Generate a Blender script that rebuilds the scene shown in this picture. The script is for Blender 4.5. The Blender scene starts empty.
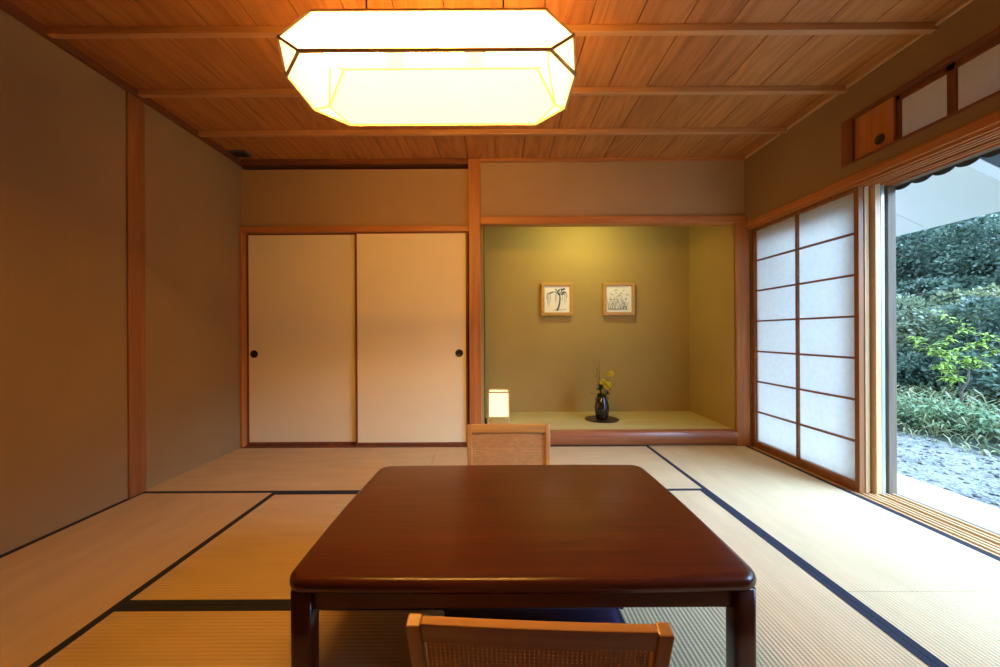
import bpy, bmesh, math, random
from mathutils import Vector, Matrix
rnd = random.Random(7)
SC = bpy.context.scene
COL = SC.collection
PI = math.pi

# ------------------------------------------------------------------ materials
def new_mat(name):
    m = bpy.data.materials.new(name); m.use_nodes = True
    nt = m.node_tree
    for n in list(nt.nodes): nt.nodes.remove(n)
    out = nt.nodes.new('ShaderNodeOutputMaterial')
    return m, nt, out

def N(nt, kind, **kw):
    n = nt.nodes.new(kind)
    for k, v in kw.items():
        if k in n.inputs: n.inputs[k].default_value = v
        else: setattr(n, k, v)
    return n

def L(nt, a, ao, b, bi):
    nt.links.new(a.outputs[ao], b.inputs[bi])

def rgba(c): return (c[0], c[1], c[2], 1.0)

def ramp(nt, c1, c2, p1=0.3, p2=0.7):
    r = nt.nodes.new('ShaderNodeValToRGB')
    r.color_ramp.elements[0].position = p1; r.color_ramp.elements[0].color = rgba(c1)
    r.color_ramp.elements[1].position = p2; r.color_ramp.elements[1].color = rgba(c2)
    return r

def mat_plain(name, c, rough=0.6, metal=0.0, vary=0.12, scale=8.0, bump=0.0, bscale=60.0, spec=0.5, coat=0.0):
    m, nt, out = new_mat(name)
    p = N(nt, 'ShaderNodeBsdfPrincipled', Roughness=rough, Metallic=metal)
    p.inputs['Specular IOR Level'].default_value = spec
    p.inputs['Coat Weight'].default_value = coat
    tc = N(nt, 'ShaderNodeTexCoord')
    n = N(nt, 'ShaderNodeTexNoise', Scale=scale, Detail=5.0)
    L(nt, tc, 'Object', n, 'Vector')
    a = tuple(x * (1 - vary) for x in c); b = tuple(min(1, x * (1 + vary)) for x in c)
    r = ramp(nt, a, b); L(nt, n, 'Fac', r, 'Fac'); L(nt, r, 'Color', p, 'Base Color')
    if bump > 0:
        n2 = N(nt, 'ShaderNodeTexNoise', Scale=bscale, Detail=4.0)
        L(nt, tc, 'Object', n2, 'Vector')
        bp = N(nt, 'ShaderNodeBump', Strength=bump, Distance=0.01)
        L(nt, n2, 'Fac', bp, 'Height'); L(nt, bp, 'Normal', p, 'Normal')
    L(nt, p, 'BSDF', out, 'Surface')
    return m

def mat_wood(name, c1, c2, axis='X', rough=0.45, across=28.0, along=1.6, coat=0.0, ringw=0.5, spec=0.5):
    m, nt, out = new_mat(name)
    p = N(nt, 'ShaderNodeBsdfPrincipled', Roughness=rough)
    p.inputs['Coat Weight'].default_value = coat
    p.inputs['Coat Roughness'].default_value = 0.15
    p.inputs['Specular IOR Level'].default_value = spec
    tc = N(nt, 'ShaderNodeTexCoord')
    mp = N(nt, 'ShaderNodeMapping')
    s = [across] * 3; s['XYZ'.index(axis)] = along
    mp.inputs['Scale'].default_value = s
    L(nt, tc, 'Object', mp, 'Vector')
    n1 = N(nt, 'ShaderNodeTexNoise', Scale=1.0, Detail=6.0, Roughness=0.65, Distortion=0.6)
    L(nt, mp, 'Vector', n1, 'Vector')
    mp2 = N(nt, 'ShaderNodeMapping')
    s2 = [across * 0.22] * 3; s2['XYZ'.index(axis)] = along * 0.4
    mp2.inputs['Scale'].default_value = s2
    L(nt, tc, 'Object', mp2, 'Vector')
    n2 = N(nt, 'ShaderNodeTexNoise', Scale=1.0, Detail=3.0, Distortion=1.2)
    L(nt, mp2, 'Vector', n2, 'Vector')
    mul = N(nt, 'ShaderNodeMath', operation='MULTIPLY'); mul.inputs[1].default_value = 9.0
    L(nt, n2, 'Fac', mul, 0)
    sn = N(nt, 'ShaderNodeMath', operation='SINE'); L(nt, mul, 'Value', sn, 0)
    ma = N(nt, 'ShaderNodeMath', operation='MULTIPLY_ADD'); ma.inputs[1].default_value = 0.12 * ringw * 2
    L(nt, sn, 'Value', ma, 0); L(nt, n1, 'Fac', ma, 2)
    r = ramp(nt, c1, c2, 0.28, 0.72); L(nt, ma, 'Value', r, 'Fac')
    L(nt, r, 'Color', p, 'Base Color')
    bp = N(nt, 'ShaderNodeBump', Strength=0.12, Distance=0.003)
    L(nt, ma, 'Value', bp, 'Height'); L(nt, bp, 'Normal', p, 'Normal')
    L(nt, p, 'BSDF', out, 'Surface')
    return m

def mat_ceiling():
    """boards running along Y, every board with its own grain and tone"""
    m, nt, out = new_mat('cedar ceiling boards')
    p = N(nt, 'ShaderNodeBsdfPrincipled', Roughness=0.55)
    tc = N(nt, 'ShaderNodeTexCoord'); g = N(nt, 'ShaderNodeNewGeometry')
    sep = N(nt, 'ShaderNodeSeparateXYZ'); L(nt, g, 'Position', sep, 'Vector')
    dv = N(nt, 'ShaderNodeMath', operation='DIVIDE'); dv.inputs[1].default_value = 0.225
    L(nt, sep, 'X', dv, 0)
    fl = N(nt, 'ShaderNodeMath', operation='FLOOR'); L(nt, dv, 'Value', fl, 0)
    wn = N(nt, 'ShaderNodeTexWhiteNoise', noise_dimensions='1D'); L(nt, fl, 'Value', wn, 'W')
    mul = N(nt, 'ShaderNodeMath', operation='MULTIPLY'); mul.inputs[1].default_value = 37.0
    L(nt, wn, 'Value', mul, 0)
    cmb = N(nt, 'ShaderNodeCombineXYZ'); L(nt, mul, 'Value', cmb, 'Y'); L(nt, mul, 'Value', cmb, 'Z')
    ad = N(nt, 'ShaderNodeVectorMath', operation='ADD'); L(nt, g, 'Position', ad, 0); L(nt, cmb, 'Vector', ad, 1)
    mp = N(nt, 'ShaderNodeMapping'); mp.inputs['Scale'].default_value = (26, 1.5, 5)
    L(nt, ad, 'Vector', mp, 'Vector')
    n1 = N(nt, 'ShaderNodeTexNoise', Scale=1.0, Detail=6.0, Roughness=0.6, Distortion=0.5); L(nt, mp, 'Vector', n1, 'Vector')
    mp2 = N(nt, 'ShaderNodeMapping'); mp2.inputs['Scale'].default_value = (7, 0.9, 2)
    L(nt, ad, 'Vector', mp2, 'Vector')
    n2 = N(nt, 'ShaderNodeTexNoise', Scale=1.0, Detail=2.0, Distortion=0.9); L(nt, mp2, 'Vector', n2, 'Vector')
    m9 = N(nt, 'ShaderNodeMath', operation='MULTIPLY'); m9.inputs[1].default_value = 34.0; L(nt, n2, 'Fac', m9, 0)
    sn = N(nt, 'ShaderNodeMath', operation='SINE'); L(nt, m9, 'Value', sn, 0)
    ma = N(nt, 'ShaderNodeMath', operation='MULTIPLY_ADD'); ma.inputs[1].default_value = 0.10; L(nt, sn, 'Value', ma, 0); L(nt, n1, 'Fac', ma, 2)
    tone = N(nt, 'ShaderNodeMath', operation='MULTIPLY_ADD'); tone.inputs[1].default_value = 0.16; L(nt, wn, 'Value', tone, 0); L(nt, ma, 'Value', tone, 2)
    r = ramp(nt, (0.30, 0.100, 0.020), (0.54, 0.225, 0.055), 0.25, 0.85); L(nt, tone, 'Value', r, 'Fac')
    L(nt, r, 'Color', p, 'Base Color')
    L(nt, p, 'BSDF', out, 'Surface')
    return m

def mat_tatami(name, axis, c=(0.54, 0.412, 0.228)):
    """rush ribs run along `axis`"""
    m, nt, out = new_mat(name)
    p = N(nt, 'ShaderNodeBsdfPrincipled', Roughness=0.8)
    p.inputs['Specular IOR Level'].default_value = 0.08
    g = N(nt, 'ShaderNodeNewGeometry')
    sep = N(nt, 'ShaderNodeSeparateXYZ'); L(nt, g, 'Position', sep, 'Vector')
    ac = 'Y' if axis == 'X' else 'X'; al = axis
    m1 = N(nt, 'ShaderNodeMath', operation='MULTIPLY'); m1.inputs[1].default_value = 2 * PI / 0.0145; L(nt, sep, ac, m1, 0)
    s1 = N(nt, 'ShaderNodeMath', operation='SINE'); L(nt, m1, 'Value', s1, 0)
    m2 = N(nt, 'ShaderNodeMath', operation='MULTIPLY'); m2.inputs[1].default_value = 2 * PI / 0.006; L(nt, sep, al, m2, 0)
    s2 = N(nt, 'ShaderNodeMath', operation='SINE'); L(nt, m2, 'Value', s2, 0)
    hh = N(nt, 'ShaderNodeMath', operation='MULTIPLY_ADD'); hh.inputs[1].default_value = 0.25; L(nt, s2, 'Value', hh, 0); L(nt, s1, 'Value', hh, 2)
    mp = N(nt, 'ShaderNodeMapping')
    mp.inputs['Scale'].default_value = (14, 3, 3) if axis == 'Y' else (3, 14, 3)
    L(nt, g, 'Position', mp, 'Vector')
    n = N(nt, 'ShaderNodeTexNoise', Scale=1.0, Detail=5.0); L(nt, mp, 'Vector', n, 'Vector')
    v = N(nt, 'ShaderNodeMath', operation='MULTIPLY_ADD'); v.inputs[1].default_value = 0.11; L(nt, s1, 'Value', v, 0); L(nt, n, 'Fac', v, 2)
    r = ramp(nt, tuple(x * 0.84 for x in c), tuple(min(1, x * 1.12) for x in c), 0.05, 0.95)
    L(nt, v, 'Value', r, 'Fac'); L(nt, r, 'Color', p, 'Base Color')
    bp = N(nt, 'ShaderNodeBump', Strength=0.45, Distance=0.0015)
    L(nt, hh, 'Value', bp, 'Height'); L(nt, bp, 'Normal', p, 'Normal')
    L(nt, p, 'BSDF', out, 'Surface')
    return m

def mat_paper(name, c, trans=0.6, emit=0.0, ecol=(1, .8, .5), clear=0.0):
    m, nt, out = new_mat(name)
    tc = N(nt, 'ShaderNodeTexCoord')
    n = N(nt, 'ShaderNodeTexNoise', Scale=30.0, Detail=6.0); L(nt, tc, 'Object', n, 'Vector')
    r = ramp(nt, tuple(x * 0.94 for x in c), c); L(nt, n, 'Fac', r, 'Fac')
    d = N(nt, 'ShaderNodeBsdfDiffuse'); t = N(nt, 'ShaderNodeBsdfTranslucent')
    L(nt, r, 'Color', d, 'Color'); L(nt, r, 'Color', t, 'Color')
    mx = N(nt, 'ShaderNodeMixShader'); mx.inputs[0].default_value = trans
    L(nt, d, 'BSDF', mx, 1); L(nt, t, 'BSDF', mx, 2)
    last = mx
    if clear > 0:
        tp = N(nt, 'ShaderNodeBsdfTransparent'); mc = N(nt, 'ShaderNodeMixShader'); mc.inputs[0].default_value = clear
        L(nt, mx, 'Shader', mc, 1); L(nt, tp, 'BSDF', mc, 2); last = mc
    if emit > 0:
        e = N(nt, 'ShaderNodeEmission', Strength=emit); e.inputs['Color'].default_value = rgba(ecol)
        ad = N(nt, 'ShaderNodeAddShader'); L(nt, last, 'Shader', ad, 0); L(nt, e, 'Emission', ad, 1); last = ad
    L(nt, last, 'Shader', out, 'Surface')
    return m

def mat_emit(name, c, s):
    m, nt, out = new_mat(name)
    e = N(nt, 'ShaderNodeEmission', Strength=s); e.inputs['Color'].default_value = rgba(c)
    L(nt, e, 'Emission', out, 'Surface')
    return m

def mat_glass(name):
    m, nt, out = new_mat(name)
    t = N(nt, 'ShaderNodeBsdfTransparent'); t.inputs['Color'].default_value = (0.97, 0.98, 0.98, 1)
    gl = N(nt, 'ShaderNodeBsdfGlossy', Roughness=0.02)
    fr = N(nt, 'ShaderNodeFresnel', IOR=1.35)
    mx = N(nt, 'ShaderNodeMixShader'); L(nt, fr, 'Fac', mx, 0); L(nt, t, 'BSDF', mx, 1); L(nt, gl, 'BSDF', mx, 2)
    L(nt, mx, 'Shader', out, 'Surface')
    return m

def mat_leaf(name, c1, c2, scale=3.0, trans=0.25):
    m, nt, out = new_mat(name)
    g = N(nt, 'ShaderNodeNewGeometry')
    n = N(nt, 'ShaderNodeTexNoise', Scale=scale, Detail=4.0); L(nt, g, 'Position', n, 'Vector')
    wn = N(nt, 'ShaderNodeMath', operation='MULTIPLY_ADD'); wn.inputs[1].default_value = 0.35
    L(nt, g, 'Random Per Island', wn, 0); L(nt, n, 'Fac', wn, 2)
    r = ramp(nt, c1, c2, 0.4, 0.95); L(nt, wn, 'Value', r, 'Fac')
    p = N(nt, 'ShaderNodeBsdfPrincipled', Roughness=0.5); L(nt, r, 'Color', p, 'Base Color')
    t = N(nt, 'ShaderNodeBsdfTranslucent'); L(nt, r, 'Color', t, 'Color')
    mx = N(nt, 'ShaderNodeMixShader'); mx.inputs[0].default_value = trans
    L(nt, p, 'BSDF', mx, 1); L(nt, t, 'BSDF', mx, 2); L(nt, mx, 'Shader', out, 'Surface')
    return m

def mat_gravel(name):
    m, nt, out = new_mat(name)
    p = N(nt, 'ShaderNodeBsdfPrincipled', Roughness=0.8)
    g = N(nt, 'ShaderNodeNewGeometry')
    v = N(nt, 'ShaderNodeTexVoronoi', Scale=40.0); L(nt, g, 'Position', v, 'Vector')
    n = N(nt, 'ShaderNodeTexNoise', Scale=2.2, Detail=6.0); L(nt, g, 'Position', n, 'Vector')
    sp = N(nt, 'ShaderNodeSeparateColor'); L(nt, v, 'Color', sp, 'Color')
    ma = N(nt, 'ShaderNodeMath', operation='MULTIPLY_ADD'); ma.inputs[1].default_value = 0.5
    L(nt, sp, 'Red', ma, 0); L(nt, n, 'Fac', ma, 2)
    r = ramp(nt, (0.050, 0.050, 0.045), (0.27, 0.265, 0.235), 0.4, 1.1); L(nt, ma, 'Value', r, 'Fac')
    L(nt, r, 'Color', p, 'Base Color')
    bp = N(nt, 'ShaderNodeBump', Strength=0.8, Distance=0.02); L(nt, v, 'Distance', bp, 'Height'); L(nt, bp, 'Normal', p, 'Normal')
    L(nt, p, 'BSDF', out, 'Surface')
    return m

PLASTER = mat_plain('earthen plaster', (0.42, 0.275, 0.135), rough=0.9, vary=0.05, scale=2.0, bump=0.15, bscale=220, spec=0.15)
PLASTER_SHADED = mat_plain('olive side plaster darkened for shade', (0.29, 0.195, 0.092), rough=0.9, vary=0.05, scale=2.0, bump=0.15, bscale=220, spec=0.15)  # olive tint, darkened so the colour holds the side walls' shade
PLASTER_ALC = mat_plain('olive alcove plaster', (0.44, 0.32, 0.115), rough=0.9, vary=0.05, scale=2.0, bump=0.15, bscale=220, spec=0.15)
CEIL = mat_ceiling()
WOOD = {a: mat_wood('cedar wood ' + a, (0.40, 0.140, 0.033), (0.60, 0.245, 0.068), a, rough=0.45) for a in 'XYZ'}
DWOOD = {a: mat_wood('stained cedar ' + a, (0.15, 0.045, 0.015), (0.26, 0.085, 0.03), a, rough=0.42) for a in 'XYZ'}
MWOOD = {a: mat_wood('brown cedar and backlit shade ' + a, (0.22, 0.080, 0.022), (0.36, 0.14, 0.042), a, rough=0.45) for a in 'XYZ'}  # darker cedar for the left pillar; also carries the shoji's backlit shade
LWOOD = {a: mat_wood('pale cypress ' + a, (0.52, 0.33, 0.15), (0.72, 0.50, 0.26), a, rough=0.45) for a in 'XYZ'}
GWOOD = {a: mat_wood('weathered grey wood ' + a, (0.13, 0.090, 0.050), (0.22, 0.16, 0.095), a, rough=0.7) for a in 'XYZ'}
BATTEN = mat_wood('light cedar batten', (0.46, 0.22, 0.08), (0.62, 0.33, 0.13), 'X', rough=0.45)
TPAPER = mat_paper('dimmed transom paper', (0.72, 0.72, 0.66), trans=0.12)  # greyed and nearly opaque, standing in for the dim light behind the panes
BEAM = mat_wood('polished red alcove beam', (0.27, 0.085, 0.03), (0.40, 0.145, 0.05), 'X', rough=0.3, coat=0.3)
TABLE = {a: mat_wood('dark mahogany table ' + a, (0.055, 0.010, 0.003), (0.100, 0.020, 0.006), a, rough=0.28, across=40, along=2.0, coat=0.2, spec=0.35) for a in 'XYZ'}
CHAIR = {a: mat_wood('honey chair wood ' + a, (0.40, 0.19, 0.045), (0.58, 0.31, 0.080), a, rough=0.33, coat=0.25) for a in 'XYZ'}
CANE = mat_wood('woven cane', (0.42, 0.21, 0.062), (0.60, 0.33, 0.105), 'X', rough=0.5, across=90, along=30)
TATX = mat_tatami('tatami rush across', 'X')
TATY = mat_tatami('tatami rush lengthwise', 'Y')
TATA = mat_tatami('alcove rush', 'X', (0.56, 0.49, 0.22))
HERI = mat_plain('navy cloth border', (0.018, 0.022, 0.035), rough=0.85, vary=0.2, scale=300, bump=0.3, bscale=700, spec=0.2)
FUSUMA = mat_plain('cream fusuma paper', (0.88, 0.78, 0.47), rough=0.8, vary=0.012, scale=6, bump=0.05, bscale=300, spec=0.08)
BLACK = mat_plain('black lacquer', (0.012, 0.010, 0.009), rough=0.3, vary=0.1)
GAP_SHADE = mat_plain('painted gap shade', (0.02, 0.016, 0.012), rough=0.9)  # near-black colour painted in for the shade behind the ceiling slot
SHOJI = mat_paper('shoji paper', (0.99, 0.94, 0.86), trans=0.82)
GLASS = mat_glass('window glass')
ALU = mat_plain('grey aluminium', (0.50, 0.53, 0.55), rough=0.35, metal=0.6, vary=0.05)
LPAPER = mat_paper('pendant washi paper', (0.95, 0.94, 0.90), trans=0.5, emit=1.0, ecol=(1.0, 0.84, 0.68), clear=.68)
EPAPER = mat_paper('pendant washi end paper', (0.95, 0.92, 0.82), trans=0.4, emit=1.0, ecol=(1.0, 0.82, 0.52))
BULB = mat_emit('warm bulb glow', (1.0, 0.455, 0.05), 215.0)
APAPER = mat_paper('lit lamp paper', (0.90, 0.84, 0.68), trans=0.3, emit=0.75, ecol=(1.0, 0.80, 0.50))
ART = mat_plain('white art paper', (0.92, 0.92, 0.90), rough=0.8, vary=0.03)
INK = mat_plain('blue ink', (0.085, 0.12, 0.25), rough=0.8, vary=0.4, scale=60)
INKG = mat_plain('grey blue ink', (0.27, 0.32, 0.38), rough=0.8, vary=0.4, scale=60)
FRAMEW = {a: mat_wood('gold frame wood ' + a, (0.50, 0.27, 0.06), (0.66, 0.38, 0.10), a, rough=0.4) for a in 'XZ'}
VASE = mat_plain('black brown vase glaze', (0.020, 0.015, 0.014), rough=0.18, vary=0.5, scale=14, coat=0.15)
TRAY = mat_plain('dark lacquer tray', (0.028, 0.018, 0.012), rough=0.3, vary=0.2)
PETAL = mat_plain('yellow petals', (0.92, 0.72, 0.05), rough=0.6, vary=0.2, scale=80)
DLEAF = mat_leaf('dark vase leaves', (0.02, 0.045, 0.02), (0.05, 0.09, 0.035), 20, 0.1)
TWIG = mat_plain('brown twig', (0.13, 0.06, 0.025), rough=0.8, vary=0.3, scale=80)
PURPLE = mat_plain('purple cushion cloth', (0.022, 0.010, 0.040), rough=0.85, vary=0.2, scale=200, bump=0.2, bscale=400, spec=0.2)
DECK = mat_plain('pale concrete', (0.70, 0.65, 0.56), rough=0.8, vary=0.08, scale=5, bump=0.1, bscale=90)
GRAVEL = mat_gravel('grey gravel')
SOIL = mat_plain('garden soil', (0.035, 0.045, 0.025), rough=0.95, vary=0.4, scale=3, bump=0.6, bscale=20)
SOFFIT = mat_plain('painted soffit board', (0.70, 0.68, 0.60), rough=0.8, vary=0.03, scale=2)
WHITE = mat_plain('white painted trim', (0.82, 0.83, 0.83), rough=0.6, vary=0.03)
DARKSTEEL = mat_plain('dark grey steel', (0.07, 0.08, 0.09), rough=0.5, vary=0.1)
BARK = mat_plain('grey bark', (0.12, 0.095, 0.07), rough=0.9, vary=0.3, scale=20, bump=0.5, bscale=40)

# ------------------------------------------------------------------ geometry
def bm_new(): return bmesh.new()

def box(bm, x0, x1, y0, y1, z0, z1):
    vs = [bm.verts.new((x, y, z)) for z in (z0, z1) for y in (y0, y1) for x in (x0, x1)]
    for f in ((0, 2, 3, 1), (4, 5, 7, 6), (0, 1, 5, 4), (2, 6, 7, 3), (0, 4, 6, 2), (1, 3, 7, 5)):
        bm.faces.new([vs[i] for i in f])

def tube(bm, pts, r, n=8, r_end=None):
    pts = [Vector(p) for p in pts]; rings = []
    for i, p in enumerate(pts):
        d = (pts[min(i + 1, len(pts) - 1)] - pts[max(i - 1, 0)]).normalized()
        up = Vector((0, 0, 1)) if abs(d.z) < 0.9 else Vector((1, 0, 0))
        a = d.cross(up).normalized(); b = d.cross(a).normalized()
        rr = r if r_end is None else r + (r_end - r) * i / (len(pts) - 1)
        rings.append([bm.verts.new(p + (a * math.cos(2 * PI * k / n) + b * math.sin(2 * PI * k / n)) * rr) for k in range(n)])
    for q, w in zip(rings, rings[1:]):
        for k in range(n): bm.faces.new((q[k], q[(k + 1) % n], w[(k + 1) % n], w[k]))
    bm.faces.new(rings[0][::-1]); bm.faces.new(rings[-1])

def bar(bm, a, b, w, up=(0, 0, 1)):
    """square bar of side w from a to b"""
    a = Vector(a); b = Vector(b); d = (b - a).normalized()
    u = Vector(up)
    if abs(d.dot(u)) > 0.95: u = Vector((1, 0, 0))
    s = d.cross(u).normalized() * w / 2; t = d.cross(s).normalized() * w / 2
    q = [[bm.verts.new(p + s * i + t * j) for i, j in ((-1, -1), (1, -1), (1, 1), (-1, 1))] for p in (a, b)]
    for k in range(4): bm.faces.new((q[0][k], q[0][(k + 1) % 4], q[1][(k + 1) % 4], q[1][k]))
    bm.faces.new(q[0][::-1]); bm.faces.new(q[1])

def lathe(bm, prof, cx, cy, n=32):
    rings = []
    for r, z in prof:
        if r < 1e-6: rings.append([bm.verts.new((cx, cy, z))])
        else: rings.append([bm.verts.new((cx + r * math.cos(2 * PI * k / n), cy + r * math.sin(2 * PI * k / n), z)) for k in range(n)])
    for q, w in zip(rings, rings[1:]):
        for k in range(n):
            k2 = (k + 1) % n
            if len(q) == 1 and len(w) > 1: bm.faces.new((q[0], w[k2], w[k]))
            elif len(w) == 1 and len(q) > 1: bm.faces.new((q[k], q[k2], w[0]))
            elif len(q) > 1: bm.faces.new((q[k], q[k2], w[k2], w[k]))

def sphere(bm, c, r, n=12, m=8):
    prof = [(max(0.0, r * math.sin(PI * i / m)), c[2] - r * math.cos(PI * i / m)) for i in range(m + 1)]
    prof[0] = (0, prof[0][1]); prof[-1] = (0, prof[-1][1])
    lathe(bm, prof, c[0], c[1], n)

def prism(bm, outline, z0, z1):
    a = [bm.verts.new((x, y, z0)) for x, y in outline]; b = [bm.verts.new((x, y, z1)) for x, y in outline]
    n = len(outline)
    for k in range(n): bm.faces.new((a[k], a[(k + 1) % n], b[(k + 1) % n], b[k]))
    bm.faces.new(a[::-1]); bm.faces.new(b)

def worldloc(o):
    v = Vector((0, 0, 0))
    while o is not None: v += o.location; o = o.parent
    return v

def obj(name, bm, m, parent=None, smooth=False, bevel=0.0, segs=2):
    """link one mesh; vertices are in world space (the parents being unrotated so far)"""
    bmesh.ops.recalc_face_normals(bm, faces=bm.faces)
    if parent is not None: off = worldloc(parent)
    else:
        xs = [v.co.x for v in bm.verts]; ys = [v.co.y for v in bm.verts]; zs = [v.co.z for v in bm.verts]
        off = Vector(((min(xs) + max(xs)) / 2, (min(ys) + max(ys)) / 2, min(zs)))
    for v in bm.verts: v.co -= off
    me = bpy.data.meshes.new(name); bm.to_mesh(me); bm.free()
    if smooth:
        for p in me.polygons: p.use_smooth = True
    me.materials.append(m)
    o = bpy.data.objects.new(name, me); COL.objects.link(o)
    if parent is not None: o.parent = parent
    else: o.location = off
    if bevel > 0:
        b = o.modifiers.new('edge', 'BEVEL'); b.width = bevel; b.segments = segs; b.limit_method = 'ANGLE'; b.angle_limit = math.radians(40)
    return o

def tag(o, label, cat, group=None, kind=None):
    o['label'] = label; o['category'] = cat
    if group: o['group'] = group
    if kind: o['kind'] = kind
    return o

def thing(name, label, cat, loc, group=None, kind=None):
    o = bpy.data.objects.new(name, None); COL.objects.link(o); o.location = loc; o.empty_display_size = 0.1
    return tag(o, label, cat, group, kind)

def boxes(name, bl, m, parent=None, bevel=0.0, smooth=False):
    bm = bm_new()
    for b in bl: box(bm, *b)
    return obj(name, bm, m, parent, smooth, bevel)

def struct(name, bl, m, label, cat, bevel=0.0):
    return tag(boxes(name, bl, m, None, bevel), label, cat, None, 'structure')

def copy_tree(o, parent=None):
    c = o.copy(); COL.objects.link(c)
    if parent is not None: c.parent = parent
    for ch in list(o.children): copy_tree(ch, c)
    return c

# ------------------------------------------------------------------ room numbers
XL, XR = -2.152, 2.100          # left wall face, right wall face
YB, YF = 3.250, -2.2            # far wall face, wall behind the camera
ZC = 2.414                      # ceiling
XO = 2.336                      # outer face of the right wall
YA = 4.02                       # back of the alcove
OPEN0, OPEN1 = 0.30, 3.223       # window opening along the right wall
KB, KT = 1.82, 1.867            # head rail of the right wall

# ---- shell
struct('floor', [(XL - .1, XO, YF - .1, 3.353, -.11, -.05)], DWOOD['X'], 'wooden subfloor under the straw mats', 'floor')
bm = bm_new()
x = -10 * 0.225
while x < 2.3:
    box(bm, max(x + .0025, XL - .1), min(x + .2225, XO), YF - .1, 3.353, ZC, ZC + .02); x += 0.225
box(bm, XL - .1, XO, YF - .1, 3.433, ZC + .021, ZC + .12)
tag(obj('ceiling', bm, CEIL), 'ceiling of reddish cedar boards running towards the alcove', 'ceiling', None, 'structure')
ys = [2.777 - 0.466 * k for k in range(11)]
for i, y in enumerate(ys):
    o = struct('trim_%d' % (i + 1), [(XL, XR, y - .016, y + .016, ZC - .034, ZC)], BATTEN,
               'thin cedar ceiling batten, number %d counted from the alcove wall' % (i + 1), 'ceiling batten', .003)
    o['group'] = 'ceiling battens'

struct('wall_left', [(XL - .1, XL, YF - .1, 3.353, -.05, ZC)], PLASTER_SHADED, 'brown plaster wall on the left', 'wall')
struct('wall_behind', [(XL, XR, YF - .1, YF, -.05, ZC)], PLASTER, 'plaster wall behind the viewer', 'wall')
struct('wall_back', [(XL, -.225, 3.268, 3.333, 1.856, 2.345), (-.125, XR, 3.258, 3.333, 1.93, ZC - .02)], PLASTER,
       'plaster strip wall above the sliding doors and the alcove', 'wall')
struct('wall_closet', [(XL - .1, -.1, 3.433, 3.483, -.05, ZC)], GAP_SHADE, 'closet back behind the sliding doors, coloured near black for shade', 'wall')
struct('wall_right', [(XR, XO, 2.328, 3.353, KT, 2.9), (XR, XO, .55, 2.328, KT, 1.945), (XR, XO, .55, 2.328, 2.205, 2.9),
                      (XR, XO, YF - .1, .55, KT, 2.9), (XR, XO, YF - .1, OPEN0, -.11, KT), (2.13, XO, OPEN1 + .001, 3.353, -.11, KT)], PLASTER_SHADED,
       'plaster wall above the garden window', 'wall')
# alcove
struct('wall_alcove_back', [(-.2, 2.12, YA, YA + .08, -.05, 2.5)], PLASTER_ALC, 'olive plaster back wall of the alcove', 'wall')
struct('wall_alcove_left', [(-.19, -.107, 3.353, YA, -.05, 2.5)], PLASTER_ALC, 'olive plaster left side of the alcove', 'wall')
struct('wall_alcove_right', [(2.012, 2.038, 3.262, 3.334, .0, 1.866), (2.012, 2.12, 3.334, YA, -.05, 2.5)], PLASTER_ALC, 'olive plaster right side of the alcove', 'wall')
struct('ceiling_alcove', [(-.19, 2.12, 3.333, YA + .08, 2.45, 2.5)], CEIL, 'board ceiling inside the alcove', 'ceiling')
struct('floor_alcove', [(-.107, 2.012, 3.363, YA, -.05, .09)], DWOOD['X'], 'raised base of the alcove', 'floor')

T = 20
def trim(bl, m, label, cat, bevel=.003):
    global T
    o = struct('trim_%d' % T, bl, m, label, cat, bevel); T += 1
    return o
trim([(-.225, -.125, 3.228, 3.353, -.05, ZC)], WOOD['Z'], 'square cedar pillar between the sliding doors and the alcove', 'pillar', .006)
trim([(2.012, 2.125, 3.225, 3.247, -.05, 1.867), (2.04, 2.13, 3.247, 3.333, -.05, 1.867)], WOOD['Z'], 'cedar post in the right corner beside the alcove', 'post', .005)
trim([(-.125, 2.125, 3.233, 3.333, 1.867, 1.93)], WOOD['X'], 'cedar lintel across the top of the alcove', 'lintel', .004)
trim([(XL, -.225, 3.238, 3.333, 1.812, 1.856)], WOOD['X'], 'cedar head rail above the two cream sliding doors', 'rail')
trim([(XL, -.225, 3.238, 3.333, -.05, .006)], DWOOD['X'], 'dark red sill under the two cream sliding doors', 'sill')
trim([(XL, XL + .022, 3.238, 3.333, .0, 1.82)], WOOD['Z'], 'narrow cedar jamb at the left corner', 'jamb')
trim([(XL, -.225, 3.218, 3.433, 2.372, ZC)], DWOOD['X'], 'dark ceiling moulding above the sliding doors', 'moulding')
trim([(-.125, XR, 3.223, 3.333, ZC - .022, ZC)], WOOD['X'], 'thin pale ceiling moulding above the alcove', 'moulding')
trim([(XL, XL + .03, YF, 3.218, ZC - .04, ZC)], DWOOD['Y'], 'dark ceiling moulding along the left wall', 'moulding')
trim([(XR - .012, XR, YF, 3.223, ZC - .018, ZC)], LWOOD['Y'], 'thin pale ceiling moulding along the right wall', 'moulding')
trim([(XL - .02, XL + .012, 2.25, 2.36, -.05, ZC - .04)], MWOOD['Z'], 'flat cedar pillar set in the left plaster wall', 'pillar')

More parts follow.
